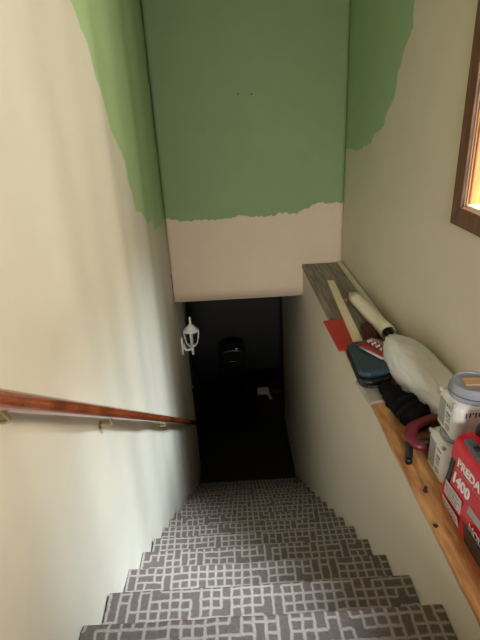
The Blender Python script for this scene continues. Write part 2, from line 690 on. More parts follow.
tag(build('ledge_board', bm, M_ledge, origin=(0.75, 1.43, -0.02)), 'worn orange brown wooden board capping the low wall beside the stairs', 'ledge')

# grey weathered board
M_greyb = wood('weathered_board', (108, 98, 86), (158, 146, 128), (12, 1.0, 12), 0.75)
bm = bmesh.new()
prism(bm, [(0.582, 3.922), (0.916, 3.922), (0.916, 2.363), (0.584, 2.363)], 'z', -0.0200, 0.012)
tag(build('weathered_board', bm, M_greyb, bevel=0.002, origin=(0.75, 3.1, -0.02)), 'weathered grey brown board capping the far end of the ledge', 'board')

# white trim strip along the wall
bm = bmesh.new()
prism(bm, [(0.872, 0.0125), (0.905, 0.0125), (0.905, 0.030), (0.872, 0.026)], 'y', 2.37, 3.90)
tag(build('trim_strip', bm, mat('aged_cream_paint', (216, 204, 176), 0.55, 0.08), bevel=0.002, origin=(0.885, 2.9, 0)),
    'long thin cream trim strip lying against the right wall', 'wood strip')

# red folder
bm = bmesh.new()
prism(bm, [(0.532, 2.70), (0.672, 2.715), (0.668, 2.315), (0.543, 2.305)], 'z', 0.013, 0.024)
tag(build('folder', bm, mat('red_cover', (190, 44, 40), 0.4, 0.08), bevel=0.002, origin=(0.60, 2.52, 0.013)),
    'flat red folder overhanging the ledge under the cream stick', 'folder')

# cream stick
bm = bmesh.new()
A, B = Vector((0.662, 2.365, 0)), Vector((0.715, 3.38, 0))
d = (B - A).normalized()
nn = Vector((d.y, -d.x, 0))
w = 0.025
P = [A - nn * w, A + nn * w, B + nn * w, B - nn * w]
prism(bm, [(p.x, p.y) for p in P], 'z', 0.0245, 0.044)
tag(build('wooden_stick', bm, wood('cream_stick', (228, 208, 170), (244, 228, 194), (30, 1.5, 30), 0.6), bevel=0.002, origin=(0.69, 2.9, 0.0245)),
    'flat cream wooden stick lying across the red folder and grey board', 'stick')

# rolled paper
roll = thing('paper_roll', 'cream roll of paper with a dark open end lying beside the trim strip', 'roll', (0.80, 2.75, 0.012))
A, B = Vector((0.842, 2.41, 0.057)), Vector((0.792, 2.98, 0.057))
bm = bmesh.new()
rr = 0.044
n = 20
for ends in (1,):
    outer, inner = [], []
    for t in [q / 10 for q in range(11)]:
        c = A.lerp(B, t)
        d = (B - A).normalized()
        s = d.cross(Vector((0, 0, 1)))
        R_ = rr * (1.0 - 0.10 * t) + 0.0015 * mnoise.noise(Vector((t * 5, 0, 0)))
        outer.append([bm.verts.new(c + R_ * (math.cos(2 * PI * q / n) * s + math.sin(2 * PI * q / n) * Vector((0, 0, 1)))) for q in range(n)])
        inner.append([bm.verts.new(c + (R_ - 0.008) * (math.cos(2 * PI * q / n) * s + math.sin(2 * PI * q / n) * Vector((0, 0, 1)))) for q in range(n)])
    for i in range(10):
        for q in range(n):
            bm.faces.new((outer[i][q], outer[i][(q + 1) % n], outer[i + 1][(q + 1) % n], outer[i + 1][q]))
            bm.faces.new((inner[i][q], inner[i + 1][q], inner[i + 1][(q + 1) % n], inner[i][(q + 1) % n]))
    for i in (0, 10):
        for q in range(n):
            bm.faces.new((outer[i][q], inner[i][q], inner[i][(q + 1) % n], outer[i][(q + 1) % n]))
build('outer_sheet', bm, mat('cream_paper', (238, 228, 200), 0.6, 0.05), roll, smooth=True)
bm = bmesh.new()
tube(bm, [B - (B - A).normalized() * 0.08 + Vector((0, 0, -0.004)), B + (B - A).normalized() * 0.07 + Vector((0, 0, -0.004))], 0.018, 14)
build('inner_core', bm, mat('core_paper', (222, 212, 186), 0.6, 0.05), roll, smooth=True)
bm = bmesh.new()
tube(bm, [A - (B - A).normalized() * 0.012, A + (B - A).normalized() * 0.05], 0.023, 14)
build('dark_hollow', bm, mat('hollow_black', (22, 21, 22), 0.5), roll, smooth=True)  # black cylinder added as the dark hollow of the roll's open end

# small brown knob lying beyond the roll
bm = bmesh.new()
lathe(bm, [(0.012, 0), (0.024, 0.008), (0.027, 0.022), (0.020, 0.036), (0.008, 0.041)], (0.738, 3.00, 0.0125), 16)
tag(build('wooden_ball', bm, mat('brown_knob', (122, 84, 58), 0.5), smooth=True, origin=(0.738, 3.00, 0.0125)),
    'small round brown wooden ball between the stick and the far end of the roll', 'ball')


# ------------------------------------------------------------------ crumpled soft things
def blob(name, c, rx, ry, rz, m, parent=None, amp=0.15, freq=9.0, rot=0.0, flatz=None, n=48, seed=0.0, power=2.6, ridged=True, orig=None):
    bm = bmesh.new()
    rows = []
    k2 = n // 2
    for j in range(1, k2):
        th = PI * j / k2
        row = []
        for i in range(n):
            ph = 2 * PI * i / n
            d = Vector((math.sin(th) * math.cos(ph), math.sin(th) * math.sin(ph), math.cos(th)))
            s = (abs(d.x) ** power + abs(d.y) ** power + abs(d.z) ** power) ** (-1 / power)
            q = d * 1.0
            f = mnoise.noise(q * freq * 0.35 + Vector((seed, 0, 0))) * 0.8
            g = mnoise.noise(q * freq + Vector((seed, 4, 0)))
            f += (0.45 - abs(g) * 1.4) if ridged else g * 0.6
            f += (0.25 - 0.7 * abs(mnoise.noise(q * freq * 2.3 + Vector((seed, 9, 0))))) if ridged else 0.0
            p = d * s * (1 + amp * f)
            p = Vector((p.x * rx, p.y * ry, p.z * rz))
            x = p.x * math.cos(rot) - p.y * math.sin(rot)
            y = p.x * math.sin(rot) + p.y * math.cos(rot)
            z = p.z + c[2]
            if flatz is not None and z < flatz:
                z = flatz + 0.0004 * (i % 3)
            row.append(bm.verts.new((c[0] + x, c[1] + y, z)))
        rows.append(row)
    for j in range(len(rows) - 1):
        for i in range(n):
            bm.faces.new((rows[j][i], rows[j][(i + 1) % n], rows[j + 1][(i + 1) % n], rows[j + 1][i]))
    bm.faces.new(rows[0])
    bm.faces.new(rows[-1])
    return build(name, bm, m, parent, smooth=True, origin=orig if parent is None else None)


# translucent plastic bag
k = NT('translucent_plastic')
nz = k.noise(20, 4)
k.l(k.mix(nz.outputs['Fac'], s2l((240, 238, 228)), s2l((250, 249, 244))), k.b.inputs['Base Color'])
k.b.inputs['Roughness'].default_value = 0.35
tl = k.n('ShaderNodeBsdfTranslucent')
tl.inputs[0].default_value = (0.95, 0.94, 0.90, 1)
tp = k.n('ShaderNodeBsdfTransparent')
m1 = k.n('ShaderNodeMixShader')
m1.inputs[0].default_value = 0.15
m2 = k.n('ShaderNodeMixShader')
m2.inputs[0].default_value = 0.06
out = [nd for nd in k.t.nodes if nd.type == 'OUTPUT_MATERIAL'][0]
k.l(k.b.outputs[0], m1.inputs[1])
k.l(tl.outputs[0], m1.inputs[2])
k.l(m1.outputs[0], m2.inputs[1])
k.l(tp.outputs[0], m2.inputs[2])
k.l(m2.outputs[0], out.inputs['Surface'])
M_bag = k.m
tag(blob('plastic_bag', (0.812, 1.875, 0.105), 0.088, 0.300, 0.094, M_bag, None, 0.10, 5.0, 0.09, 0.0125, 96, 2.0, 2.8, True, (0.79, 1.93, 0.0125)),
    'crumpled translucent white plastic bag slumped against the right wall', 'bag')

# teal case with black lower shell
case = thing('tool_case', 'dark teal rounded plastic case overhanging the ledge beside the red folder', 'case', (0.68, 2.17, 0.007))
out_p = [(x + 0.014, y) for x, y in [(0.562, 2.265), (0.580, 2.290), (0.615, 2.298), (0.715, 2.294), (0.733, 2.27), (0.715, 2.0), (0.695, 1.945), (0.60, 1.925), (0.565, 1.935), (0.548, 1.965)]]
bm = bmesh.new()
prism(bm, out_p, 'z', 0.007, 0.05)
build('lower_shell', bm, mat('black_plastic', (13, 13, 15), 0.45), case, bevel=0.012, seg=3)
cx, cy = 0.654, 2.12
bm = bmesh.new()
prism(bm, [(cx + (x - cx) * 0.96, cy + 0.012 + (y - cy) * 0.93) for x, y in out_p], 'z', 0.045, 0.078)
build('lid', bm, mat('teal_plastic', (38, 60, 72), 0.36, 0.1), case, bevel=0.018, seg=4)
bm = bmesh.new()
tube(bm, [(0.60, 1.93, 0.03), (0.605, 1.905, 0.032), (0.66, 1.908, 0.032), (0.67, 1.935, 0.03)], 0.008, 8)
build('handle', bm, mat('black_plastic_handle', (24, 24, 26), 0.4), case, smooth=True)

# grey rag under the case
bm = bmesh.new()
G = []
for i in range(15):
    row = []
    for j in range(13):
        u, v = i / 14, j / 12
        x = 0.562 + 0.113 * u + 0.01 * (1 - v)
        y = 1.80 + 0.03 * u + 0.22 * v + 0.01 * math.sin(u * 5)
        z = 0.0035 + 0.0025 * abs(mnoise.noise(Vector((u * 4, v * 4, 2)))) if x > 0.577 else 0.0035 - (0.577 - x) * 0.9
        row.append(bm.verts.new((x, y, z)))
    G.append(row)
for i in range(14):
    for j in range(12):
        bm.faces.new((G[i][j], G[i + 1][j], G[i + 1][j + 1], G[i][j + 1]))
o = build('rag', bm, mat('grey_cloth', (168, 160, 144), 0.9, 0.12, 30), smooth=True, origin=(0.62, 1.9, 0.0))
sm = o.modifiers.new('thickness', 'SOLIDIFY')
sm.thickness = 0.003
tag(o, 'pale grey rag tucked under the teal case at the ledge edge', 'rag')

# snack wrapper on the case
wr = thing('snack_wrapper', 'crumpled red and white snack wrapper lying on the teal case', 'wrapper', (0.69, 2.32, 0.078))


def pillow(bm, o_, ux, uy, lx, ly, th, seed, n=22):
    top, bot = [], []
    for i in range(n + 1):
        r1, r2 = [], []
        for j in range(n + 1):
            u, v = i / n * 2 - 1, j / n * 2 - 1
            h = th * max(0, (1 - abs(u) ** 3)) * max(0, 1 - abs(v) ** 3)
            cr = 0.006 * mnoise.noise(Vector((u * 3.3, v * 3.3, seed))) + 0.004 * mnoise.noise(Vector((u * 8, v * 8, seed)))
            p = o_ + ux * (u * lx * (1 - 0.12 * (1 - abs(v)) * abs(u))) + uy * (v * ly)
            r1.append(bm.verts.new((p.x, p.y, p.z + h + cr + 0.007)))
            r2.append(bm.verts.new((p.x, p.y, p.z + min(0.004, h * 0.1 + cr * 0.5))))
        top.append(r1)
        bot.append(r2)
    for i in range(n):
        for j in range(n):
            bm.faces.new((top[i][j], top[i + 1][j], top[i + 1][j + 1], top[i][j + 1]))
            bm.faces.new((bot[i][j], bot[i][j + 1], bot[i + 1][j + 1], bot[i + 1][j]))
    for i in range(n):
        bm.faces.new((top[i][0], bot[i][0], bot[i + 1][0], top[i + 1][0]))
        bm.faces.new((top[i][n], top[i + 1][n], bot[i + 1][n], bot[i][n]))
        bm.faces.new((top[0][i], top[0][i + 1], bot[0][i + 1], bot[0][i]))
        bm.faces.new((top[n][i], bot[n][i], bot[n][i + 1], top[n][i + 1]))


bm = bmesh.new()
o_ = Vector((0.700, 2.175, 0.080))
ux = Vector((0.88, 0.47, 0)).normalized()
uy = Vector((-0.47, 0.88, 0)).normalized()
pillow(bm, o_, ux, uy, 0.044, 0.095, 0.022, 4.0)
build('pouch', bm, mat('red_foil', (122, 32, 34), 0.3, 0.35, 30), wr, smooth=True)
bm = bmesh.new()
q = o_ - uy * 0.095
tube(bm, [q - ux * 0.046 + Vector((0, 0, 0.006)), q + Vector((0, 0, 0.008)), q + ux * 0.046 + Vector((0, 0, 0.006))], 0.008, 8, flat=0.4)
q = o_ - ux * 0.045
tube(bm, [q - uy * 0.095 + Vector((0, 0, 0.006)), q + Vector((-0.004, 0, 0.008)), q + uy * 0.06 + Vector((0, 0, 0.006))], 0.010, 8, flat=0.4)
build('crimped_edge', bm, mat('pale_foil', (186, 178, 168), 0.35, 0.08), wr, smooth=True)
bm = bmesh.new()
for t in range(4):
    b0 = o_ + uy * (-0.055 + 0.033 * t) + ux * (-0.012 + 0.004 * t) + Vector((0, 0, 0.034))
    tube(bm, catmull([b0 - ux * 0.015 - uy * 0.008, b0 - ux * 0.004 + uy * 0.008, b0 + ux * 0.006 - uy * 0.006, b0 + ux * 0.016 + uy * 0.009], 4), 0.0045, 6, flat=0.7)
build('printed_lettering', bm, mat('white_print', (200, 194, 188), 0.5), wr)
bm = bmesh.new()
pillow(bm, o_ + ux * 0.046 + uy * 0.02 + Vector((0, 0, 0.004)), ux, uy, 0.022, 0.075, 0.016, 9.0, 12)
build('tan_flap', bm, mat('tan_card', (172, 132, 98), 0.6, 0.15, 30), wr, smooth=True)

tag(blob('dark_cloth', (0.752, 2.46, 0.035), 0.032, 0.13, 0.028, mat('maroon_cloth', (82, 30, 32), 0.7, 0.3, 30), None, 0.3, 7.0, -0.05, 0.0125, 40, 6.0, 2.2, True, (0.752, 2.46, 0.0125)),
    'dark maroon crumpled cloth between the cream stick and the paper roll', 'cloth')

# black folded fabric bundle
bun = thing('fabric_bundle', 'bundle of black fabric with folded ribs lying in front of the plastic bag', 'bundle', (0.70, 1.70, 0.0))
M_blackcloth = mat('black_cloth', (12, 12, 13), 0.95, 0.3, 40, bump=0.3, bscale=60)
M_blackcloth.node_tree.nodes['Principled BSDF'].inputs['Specular IOR Level'].default_value = 0.15
path = catmull([(0.660, 1.90, 0.035), (0.672, 1.83, 0.050), (0.682, 1.74, 0.056), (0.706, 1.65, 0.058), (0.726, 1.585, 0.052)], 14)
rad = []
for i, p in enumerate(path):
    t = i / (len(path) - 1)
    base = 0.028 + 0.033 * min(1, t * 1.6) - (0.014 * max(0, t - 0.85) / 0.15)
    rib = 0.0035 * math.sin(t * 62) * (1 if t > 0.35 else 0.3)
    rad.append(base + rib)
bm = bmesh.new()
rings = tube(bm, path, rad, 26, True, 0.88)
for vt in bm.verts:
    w = 0.008 * mnoise.noise(vt.co * 18) + 0.004 * mnoise.noise(vt.co * 45)
    vt.co += Vector((w, w * 0.5, w))
    vt.co.z = max(vt.co.z, 0.001)
build('fabric', bm, M_blackcloth, bun, smooth=True)
for (pts, r) in (([(0.636, 1.645, 0.05), (0.662, 1.635, 0.100), (0.71, 1.65, 0.110), (0.745, 1.665, 0.075)], 0.010),
                 ([(0.630, 1.695, 0.055), (0.658, 1.685, 0.104), (0.71, 1.70, 0.113), (0.740, 1.72, 0.075)], 0.009)):
    bm = bmesh.new()
    tube(bm, catmull(pts, 6), r, 8)
    build('fold', bm, M_blackcloth, bun, smooth=True)
bm = bmesh.new()
tube(bm, catmull([(0.690, 1.745, 0.112), (0.704, 1.74, 0.112), (0.716, 1.745, 0.107)], 4), 0.004, 6, flat=0.6)
build('tag', bm, mat('grey_tag', (150, 150, 150), 0.5), bun, smooth=True)

# maroon power tool with loop handle
tool = thing('power_tool', 'maroon and black power tool with a loop handle lying on the ledge', 'tool', (0.70, 1.48, 0.0))
M_maroon = mat('maroon_plastic', (104, 26, 38), 0.4, 0.15)
M_blk = mat('black_rubber', (18, 18, 19), 0.38, 0.1)
bm = bmesh.new()
loop = catmull([(0.815, 1.565, 0.075), (0.76, 1.572, 0.082), (0.70, 1.556, 0.076), (0.656, 1.530, 0.070), (0.640, 1.490, 0.056), (0.660, 1.456, 0.048), (0.71, 1.466, 0.046), (0.80, 1.50, 0.05)], 6)
tube(bm, loop, [0.026 - 0.006 * min(1, abs(i - len(loop) * 0.55) / 14) for i in range(len(loop))], 14, True, 0.8)
build('loop_handle', bm, M_maroon, tool, smooth=True)
bm = bmesh.new()
tube(bm, catmull([(0.782, 1.53, 0.055), (0.80, 1.53, 0.055), (0.84, 1.54, 0.055), (0.870, 1.55, 0.05)], 4), [0.035] * 3 + [0.045] * 7 + [0.04] * 3, 16)
build('motor_housing', bm, M_maroon, tool, smooth=True)
bm = bmesh.new()
tube(bm, catmull([(0.646, 1.50, 0.050), (0.628, 1.480, 0.046), (0.622, 1.45, 0.034), (0.612, 1.425, 0.016), (0.606, 1.405, 0.014)], 6), [0.018] * 6 + [0.014] * 12 + [0.0125] * 7, 12)
build('black_grip', bm, M_blk, tool, smooth=True)
bm = bmesh.new()
tube(bm, catmull([(0.665, 1.462, 0.058), (0.69, 1.452, 0.066), (0.72, 1.456, 0.066), (0.75, 1.468, 0.062)], 5), 0.013, 10)
build('trigger_pad', bm, M_blk, tool, smooth=True)

# ------------------------------------------------------------------ paint tubs


def tub(label, x0, y0, z0, L, W, Hh, stick=False, lh=1.0, lr=0.47):
    """square tub with rounded corners; (x0,y0) its corner nearest the stair and the camera"""
    cx_, cy_ = x0 + W / 2, y0 + L / 2
    t = thing('paint_tub', label, 'tub', (cx_, cy_, z0), 'white tubs with grey lids')
    bm = bmesh.new()

    def ring(ins, z, rc, nseg=6):
        pts = []
        for qx, qy, a0 in ((1, 1, 0), (-1, 1, PI / 2), (-1, -1, PI), (1, -1, 1.5 * PI)):
            for s in range(nseg + 1):
                a = a0 + s * PI / 2 / nseg
                pts.append(bm.verts.new((cx_ + qx * (W / 2 - ins - rc) + rc * math.cos(a), cy_ + qy * (L / 2 - ins - rc) + rc * math.sin(a), z)))
        return pts
    R = [ring(0.006, z0, 0.026), ring(0.001, z0 + 0.006, 0.03), ring(0.0, z0 + Hh * 0.82, 0.03), ring(0.003, z0 + Hh * 0.92, 0.03), ring(0.012, z0 + Hh * 0.985, 0.036), ring(0.02, z0 + Hh, 0.04)]
    for a in range(len(R) - 1):
        n_ = len(R[a])
        for i in range(n_):
            bm.faces.new((R[a][i], R[a][(i + 1) % n_], R[a + 1][(i + 1) % n_], R[a + 1][i]))
    bm.faces.new(R[0][::-1])
    bm.faces.new(R[-1])
    build('body', bm, mat('tub_plastic', (224, 223, 219), 0.45, 0.04), t, smooth=False, bevel=0.001)
    # lid
    r = W * lr
    bm = bmesh.new()
    lathe(bm, [(r * 0.96, 0), (r * 0.99, 0.008 * lh), (r * 0.99, 0.014 * lh), (r, 0.016 * lh), (r, 0.032 * lh), (r * 0.95, 0.036 * lh), (r * 0.92, 0.050 * lh), (r * 0.89, 0.053 * lh), (r * 0.83, 0.053 * lh), (r * 0.81, 0.048 * lh)], (cx_, cy_, z0 + Hh - 0.003), 40)
    lid = build('lid', bm, mat('grey_lid', (150, 154, 162), 0.35, 0.05), t, smooth=False, bevel=0.0008)
    bm = bmesh.new()
    bmesh.ops.create_cone(bm, cap_ends=True, segments=36, radius1=r * 1.012, radius2=r * 1.012, depth=0.004 * lh, matrix=Matrix.Translation((cx_, cy_, z0 + Hh - 0.003 + 0.022 * lh)))
    build('lid_band', bm, mat('dark_lid_band', (84, 86, 92), 0.4), lid)
    # grey side label and printing on the stair side
    bm = bmesh.new()
    box(bm, x0 - 0.0012, x0 + 0.004, y0 + L * 0.52, y0 + L - 0.028, z0 + 0.018, z0 + Hh * 0.8)
    lab = build('side_label', bm, mat('grey_label', (160, 158, 150), 0.5, 0.06, 60), t)
    bm = bmesh.new()
    for i in range(6):
        zz = z0 + 0.03 + i * (Hh * 0.8 - 0.045) / 6
        box(bm, x0 - 0.0016, x0 - 0.0008, y0 + L * 0.56, y0 + L - 0.036 - 0.008 * (i % 3), zz, zz + 0.004)
    build('label_print', bm, mat('label_ink', (140, 138, 132), 0.6), lab)
    bm = bmesh.new()
    for zz, hh, a, b in ((0.72, 0.006, 0.24, 0.44), (0.52, 0.010, 0.27, 0.43), (0.44, 0.004, 0.27, 0.43), (0.36, 0.003, 0.28, 0.42)):
        yy = y0 + L * a
        while yy < y0 + L * b:
            wd = random.uniform(0.005, 0.010)
            box(bm, x0 - 0.0010, x0 + 0.002, yy, yy + wd, z0 + Hh * zz, z0 + Hh * zz + hh)
            yy += wd + 0.0025
    build('printed_text', bm, mat('dark_ink', (128, 128, 126), 0.6), t)
    bm = bmesh.new()
    prism(bm, [(y0 + L * 0.35 + 0.016 * math.cos(a), z0 + Hh * 0.2 + 0.010 * math.sin(a)) for a in [2 * PI * i / 18 for i in range(18)]], 'x', x0 - 0.001, x0 + 0.002)
    build('oval_emblem', bm, mat('pale_emblem', (178, 176, 168), 0.5), t)
    # handle lugs
    for yy in (y0 + L - 0.02, y0 + 0.03):
        bm = bmesh.new()
        lathe(bm, [(0.008, -0.008), (0.008, 0.0), (0.005, 0.003)], (x0 + 0.004, yy, z0 + Hh * 0.93), 12, 'x')
        build('handle_lug', bm, mat('lug_plastic', (190, 188, 180), 0.4), t, smooth=False)
    if stick:
        # dark drips under the rim on the near side
        M_drip = mat('dark_drips', (30, 30, 32), 0.5)
        for i in range(11):
            xx = x0 + 0.030 + i * 0.0105 + random.uniform(-0.002, 0.002)
            h = random.uniform(0.004, 0.024)
            bm = bmesh.new()
            box(bm, xx, xx + random.uniform(0.003, 0.007), y0 - 0.0012, y0 + 0.004, z0 + Hh * 0.84 - h, z0 + Hh * 0.84)
            build('paint_drip', bm, M_drip, t)
        for i in range(3):
            yy = y0 + 0.034 + i * 0.016
            bm = bmesh.new()
            box(bm, x0 - 0.0012, x0 + 0.003, yy, yy + 0.006, z0 + Hh * (0.80 - 0.02 * i), z0 + Hh * (0.80 - 0.02 * i) + 0.006)
            build('paint_drip', bm, M_drip, t, bevel=0.001)
    return t, cx_, cy_


tub('white plastic paint tub with grey lid standing directly on the ledge', 0.680, 1.285, 0.0, 0.155, 0.150, 0.155, False, 0.45, 0.42)
_, ux_, uy_ = tub('white plastic paint tub with dark drips, stacked on top of another tub', 0.700, 1.295, 0.1768, 0.155, 0.162, 0.142, True)
bm = bmesh.new()
m_ = Matrix.Translation((ux_ + 0.018, uy_ + 0.0, 0.3641)) @ Matrix.Rotation(math.radians(-4), 4, 'Z')
box(bm, -0.052, 0.06, -0.022, 0.022, 0, 0.005, m_)
tag(build('wood_scrap', bm, wood('scrap_wood', (196, 152, 110), (222, 182, 140), (4, 30, 30), 0.6), bevel=0.0008, origin=(ux_ + 0.018, uy_, 0.3641)),
    'small flat tan wood scrap lying on the lid of the upper paint tub', 'wood scrap')

# ------------------------------------------------------------------ generator
gen = thing('portable_generator', 'red portable generator with white lettering and black handle at the near end of the ledge', 'generator', (0.77, 1.01, 0.0))
M_red = mat('red_plastic', (206, 16, 40), 0.35, 0.06, coat=0.08)
M_black = mat('generator_black', (16, 16, 18), 0.4, 0.1)
GY0, GY1 = 0.80, 1.195
half = [(0.654, 0.006), (0.646, 0.02), (0.648, 0.09), (0.655, 0.14), (0.659, 0.19), (0.663, 0.238), (0.670, 0.264), (0.690, 0.277), (0.720, 0.281)]
prof = half + [(1.56 - x - 0.0, z) for x, z in half[::-1]]
prof = [(min(x, 0.905), z) for x, z in prof]
bm = bmesh.new()
prism(bm, prof, 'y', GY0, GY1)
build('housing', bm, M_red, gen, bevel=0.012, seg=3)
for za_, zb_ in ((0.19, 0.30), (0.0, 0.10)):
    bm = bmesh.new()
    pp = [(x - 0.001 if x < 0.78 else x + 0.001, z + 0.001) for x, z in prof if za_ <= z <= zb_]
    prism(bm, pp, 'y', 1.12, 1.226)
    build('corner_guard', bm, M_red, gen, bevel=0.010, seg=3)
bm = bmesh.new()
cxg = 0.776
prism(bm, [(cxg + (x - cxg) * 0.985, 0.008 + z * 0.95) for x, z in prof], 'y', GY1 - 0.002, GY1 + 0.028)
build('end_panel', bm, M_black, gen, bevel=0.008)
bm = bmesh.new()
prism(bm, [(cxg + (x - cxg) * 0.985, 0.008 + z * 0.95) for x, z in prof], 'y', GY0 - 0.022, GY0 + 0.002)
build('end_panel', bm, M_black, gen, bevel=0.008)
for (xx, yy) in ((0.665, 0.84), (0.865, 0.84), (0.665, 1.16), (0.865, 1.16)):
    bm = bmesh.new()
    box(bm, xx, xx + 0.03, yy, yy + 0.03, 0.0, 0.012)
    build('rubber_foot', bm, M_black, gen)
# carry handle
bm = bmesh.new()
hp = catmull([(0.742, 1.205, 0.268), (0.742, 1.195, 0.310), (0.742, 1.15, 0.335), (0.742, 1.02, 0.342), (0.742, 0.91, 0.335), (0.742, 0.86, 0.310), (0.742, 0.845, 0.268)], 8)
tube(bm, hp, 0.024, 14)
build('carry_handle', bm, M_black, gen, smooth=True)


def on_face(z):
    for (xa_, za_), (xb_, zb_) in zip(half, half[1:]):
        if za_ <= z <= zb_:
            return xa_ + (xb_ - xa_) * (z - za_) / (zb_ - za_)
    return half[0][0]


def face_mtx(y, z, lift=0.0008, tilt=5.0):
    # local x -> -y (towards the camera), local y -> up the face, local z -> out of the face
    dz = 0.02
    up = (Vector((on_face(z + dz), 0, z + dz)) - Vector((on_face(z - dz), 0, z - dz))).normalized()
    ex = Vector((0, -1, 0))
    ez = ex.cross(up)
    o_2 = Vector((on_face(z), y, z)) + ez * lift
    return Matrix(((ex.x, up.x, ez.x, o_2.x), (ex.y, up.y, ez.y, o_2.y), (ex.z, up.z, ez.z, o_2.z), (0, 0, 0, 1))) @ Matrix.Rotation(math.radians(tilt), 4, 'Z')


M_letter = mat('white_lettering', (232, 226, 222), 0.5, 0.03)
build('brand_lettering', text_bm('PREDATOR', 0.038, 0.0012, face_mtx(1.172, 0.195), 0.0010, 1.16), M_letter, gen)
build('model_number', text_bm('1400', 0.048, 0.0012, face_mtx(1.182, 0.133), 0.0016, 1.12), M_letter, gen)
bm = bmesh.new()
x_ = 0.0
for i in range(15):
    wd = 0.007
    box(bm, x_, x_ + wd, 0.0, 0.006, 0, 0.0012, face_mtx(1.165, 0.183))
    x_ += 0.0135
build('small_print', bm, mat('faded_print', (206, 120, 124), 0.5), gen)
# spec stickers
M_st = mat('sticker_grey', (196, 192, 186), 0.5, 0.08, 40)
M_ink = mat('sticker_ink', (120, 116, 112), 0.6)
for (y, z, w_, h_) in ((1.200, 0.062, 0.108, 0.050), (1.196, 0.014, 0.108, 0.042)):
    bm = bmesh.new()
    box(bm, 0, w_, 0, h_, 0, 0.0012, face_mtx(y, z))
    st = build('spec_sticker', bm, M_st, gen)
    bm = bmesh.new()
    for r_ in range(4):
        xx = 0.008
        while xx < w_ - 0.02:
            wd = random.uniform(0.006, 0.02)
            box(bm, xx, min(xx + wd, w_ - 0.006), 0.006 + r_ * (h_ - 0.01) / 4, 0.009 + r_ * (h_ - 0.01) / 4, 0.001, 0.0018, face_mtx(y, z))
            xx += wd + 0.006
    build('sticker_print', bm, M_ink, st)
bm = bmesh.new()
box(bm, 0, 0.16, 0, 0.024, 0, 0.0012, face_mtx(1.062, 0.112))
build('grey_stripe', bm, mat('stripe_grey', (168, 166, 166), 0.5), gen)
bm = bmesh.new()
box(bm, 0, 0.20, 0, 0.080, 0, 0.0014, face_mtx(1.040, 0.020))
pan = build('black_panel', bm, M_black, gen)
build('panel_lettering', text_bm('MODEL', 0.034, 0.0008, face_mtx(1.036, 0.072, 0.002), 0.0008), M_letter, pan)
build('panel_number', text_bm('1100', 0.032, 0.0008, face_mtx(1.034, 0.052, 0.002), 0.0008), M_letter, pan)
bm = bmesh.new()
box(bm, 0, 0.19, 0, 0.003, 0.0012, 0.002, face_mtx(1.038, 0.047))
build('panel_line', bm, mat('tan_line', (190, 140, 110), 0.5), pan)
bm = bmesh.new()
box(bm, 0.0, 0.05, 0, 0.004, 0.0012, 0.002, face_mtx(1.03, 0.03))
build('panel_dash', bm, M_letter, pan)
# control strip on the shoulder
bm = bmesh.new()
box(bm, 0.674, 0.704, 0.90, 1.185, 0.265, 0.2845)
cs = build('control_strip', bm, mat('strip_grey', (92, 92, 100), 0.4, 0.1), gen, bevel=0.003)
for i in range(5):
    bm = bmesh.new()
    box(bm, 0.680, 0.698, 0.93 + i * 0.048, 0.952 + i * 0.048, 0.2845, 0.2875)
    build('control_button', bm, M_black, cs, bevel=0.002)

# screw and chip on the ledge
bm = bmesh.new()
lathe(bm, [(0.008, 0), (0.009, 0.004), (0.004, 0.006), (0.004, 0.013), (0.0065, 0.014), (0.0065, 0.019)], (0.617, 1.27, 0.0003), 12)
tag(build('screw', bm, mat('rusty_steel', (58, 42, 34), 0.6, 0.2), origin=(0.617, 1.27, 0.0003)), 'small dark rusty screw standing in the ledge edge by the lower tub', 'screw')
bm = bmesh.new()
lathe(bm, [(0.007, 0), (0.008, 0.003), (0.003, 0.006)], (0.592, 1.12, 0.0003), 10)  # small dark cap added to stand for a dent in the ledge
tag(build('screw', bm, mat('dent_dark', (48, 36, 30), 0.6, 0.2), origin=(0.592, 1.12, 0.0003)), 'dark raised spot added in place of a dent in the ledge edge beside the generator', 'screw')

# ------------------------------------------------------------------ handrail
M_rail = wood('mahogany_varnish', (98, 44, 20), (168, 86, 46), (16, 1.2, 1.2), 0.22, 0.6)
M_brass = mat('pale_brass', (170, 150, 112), 0.3, 0.08, metal=0.8)
rail = thing('handrail', 'varnished red brown wooden handrail running down the left wall', 'handrail', (-0.47, 0.80, 0.75))
sl = -RI / TR
bm = bmesh.new()
ya, yb = -0.25, 4.08


def zr(y):
    return 0.735 + (y - 0.823) * sl


pts = [(-0.47, ya + (yb - ya) * i / 24, zr(ya + (yb - ya) * i / 24)) for i in range(25)]
tube(bm, pts, 0.025, 18, True, 0.9)
build('rail', bm, M_rail, rail, smooth=True)
for y in (0.02, 0.80, 1.44, 2.46, 3.60):
    z = zr(y)
    bm = bmesh.new()
    p0 = Vector((XL + 0.004, y + 0.05, z - 0.085))
    tube(bm, catmull([p0, p0 + Vector((0.035, 0.0, 0.0)), (-0.472, y + 0.03, z - 0.065), (-0.470, y, z - 0.018)], 5), 0.0048, 10)
    br = build('bracket', bm, M_brass, rail, smooth=True)
    bm = bmesh.new()
    lathe(bm, [(0.017, -0.004), (0.017, 0.004), (0.011, 0.008)], (XL + 0.004, y + 0.05, z - 0.085), 16, 'x')
    build('wall_plate', bm, M_brass, br)

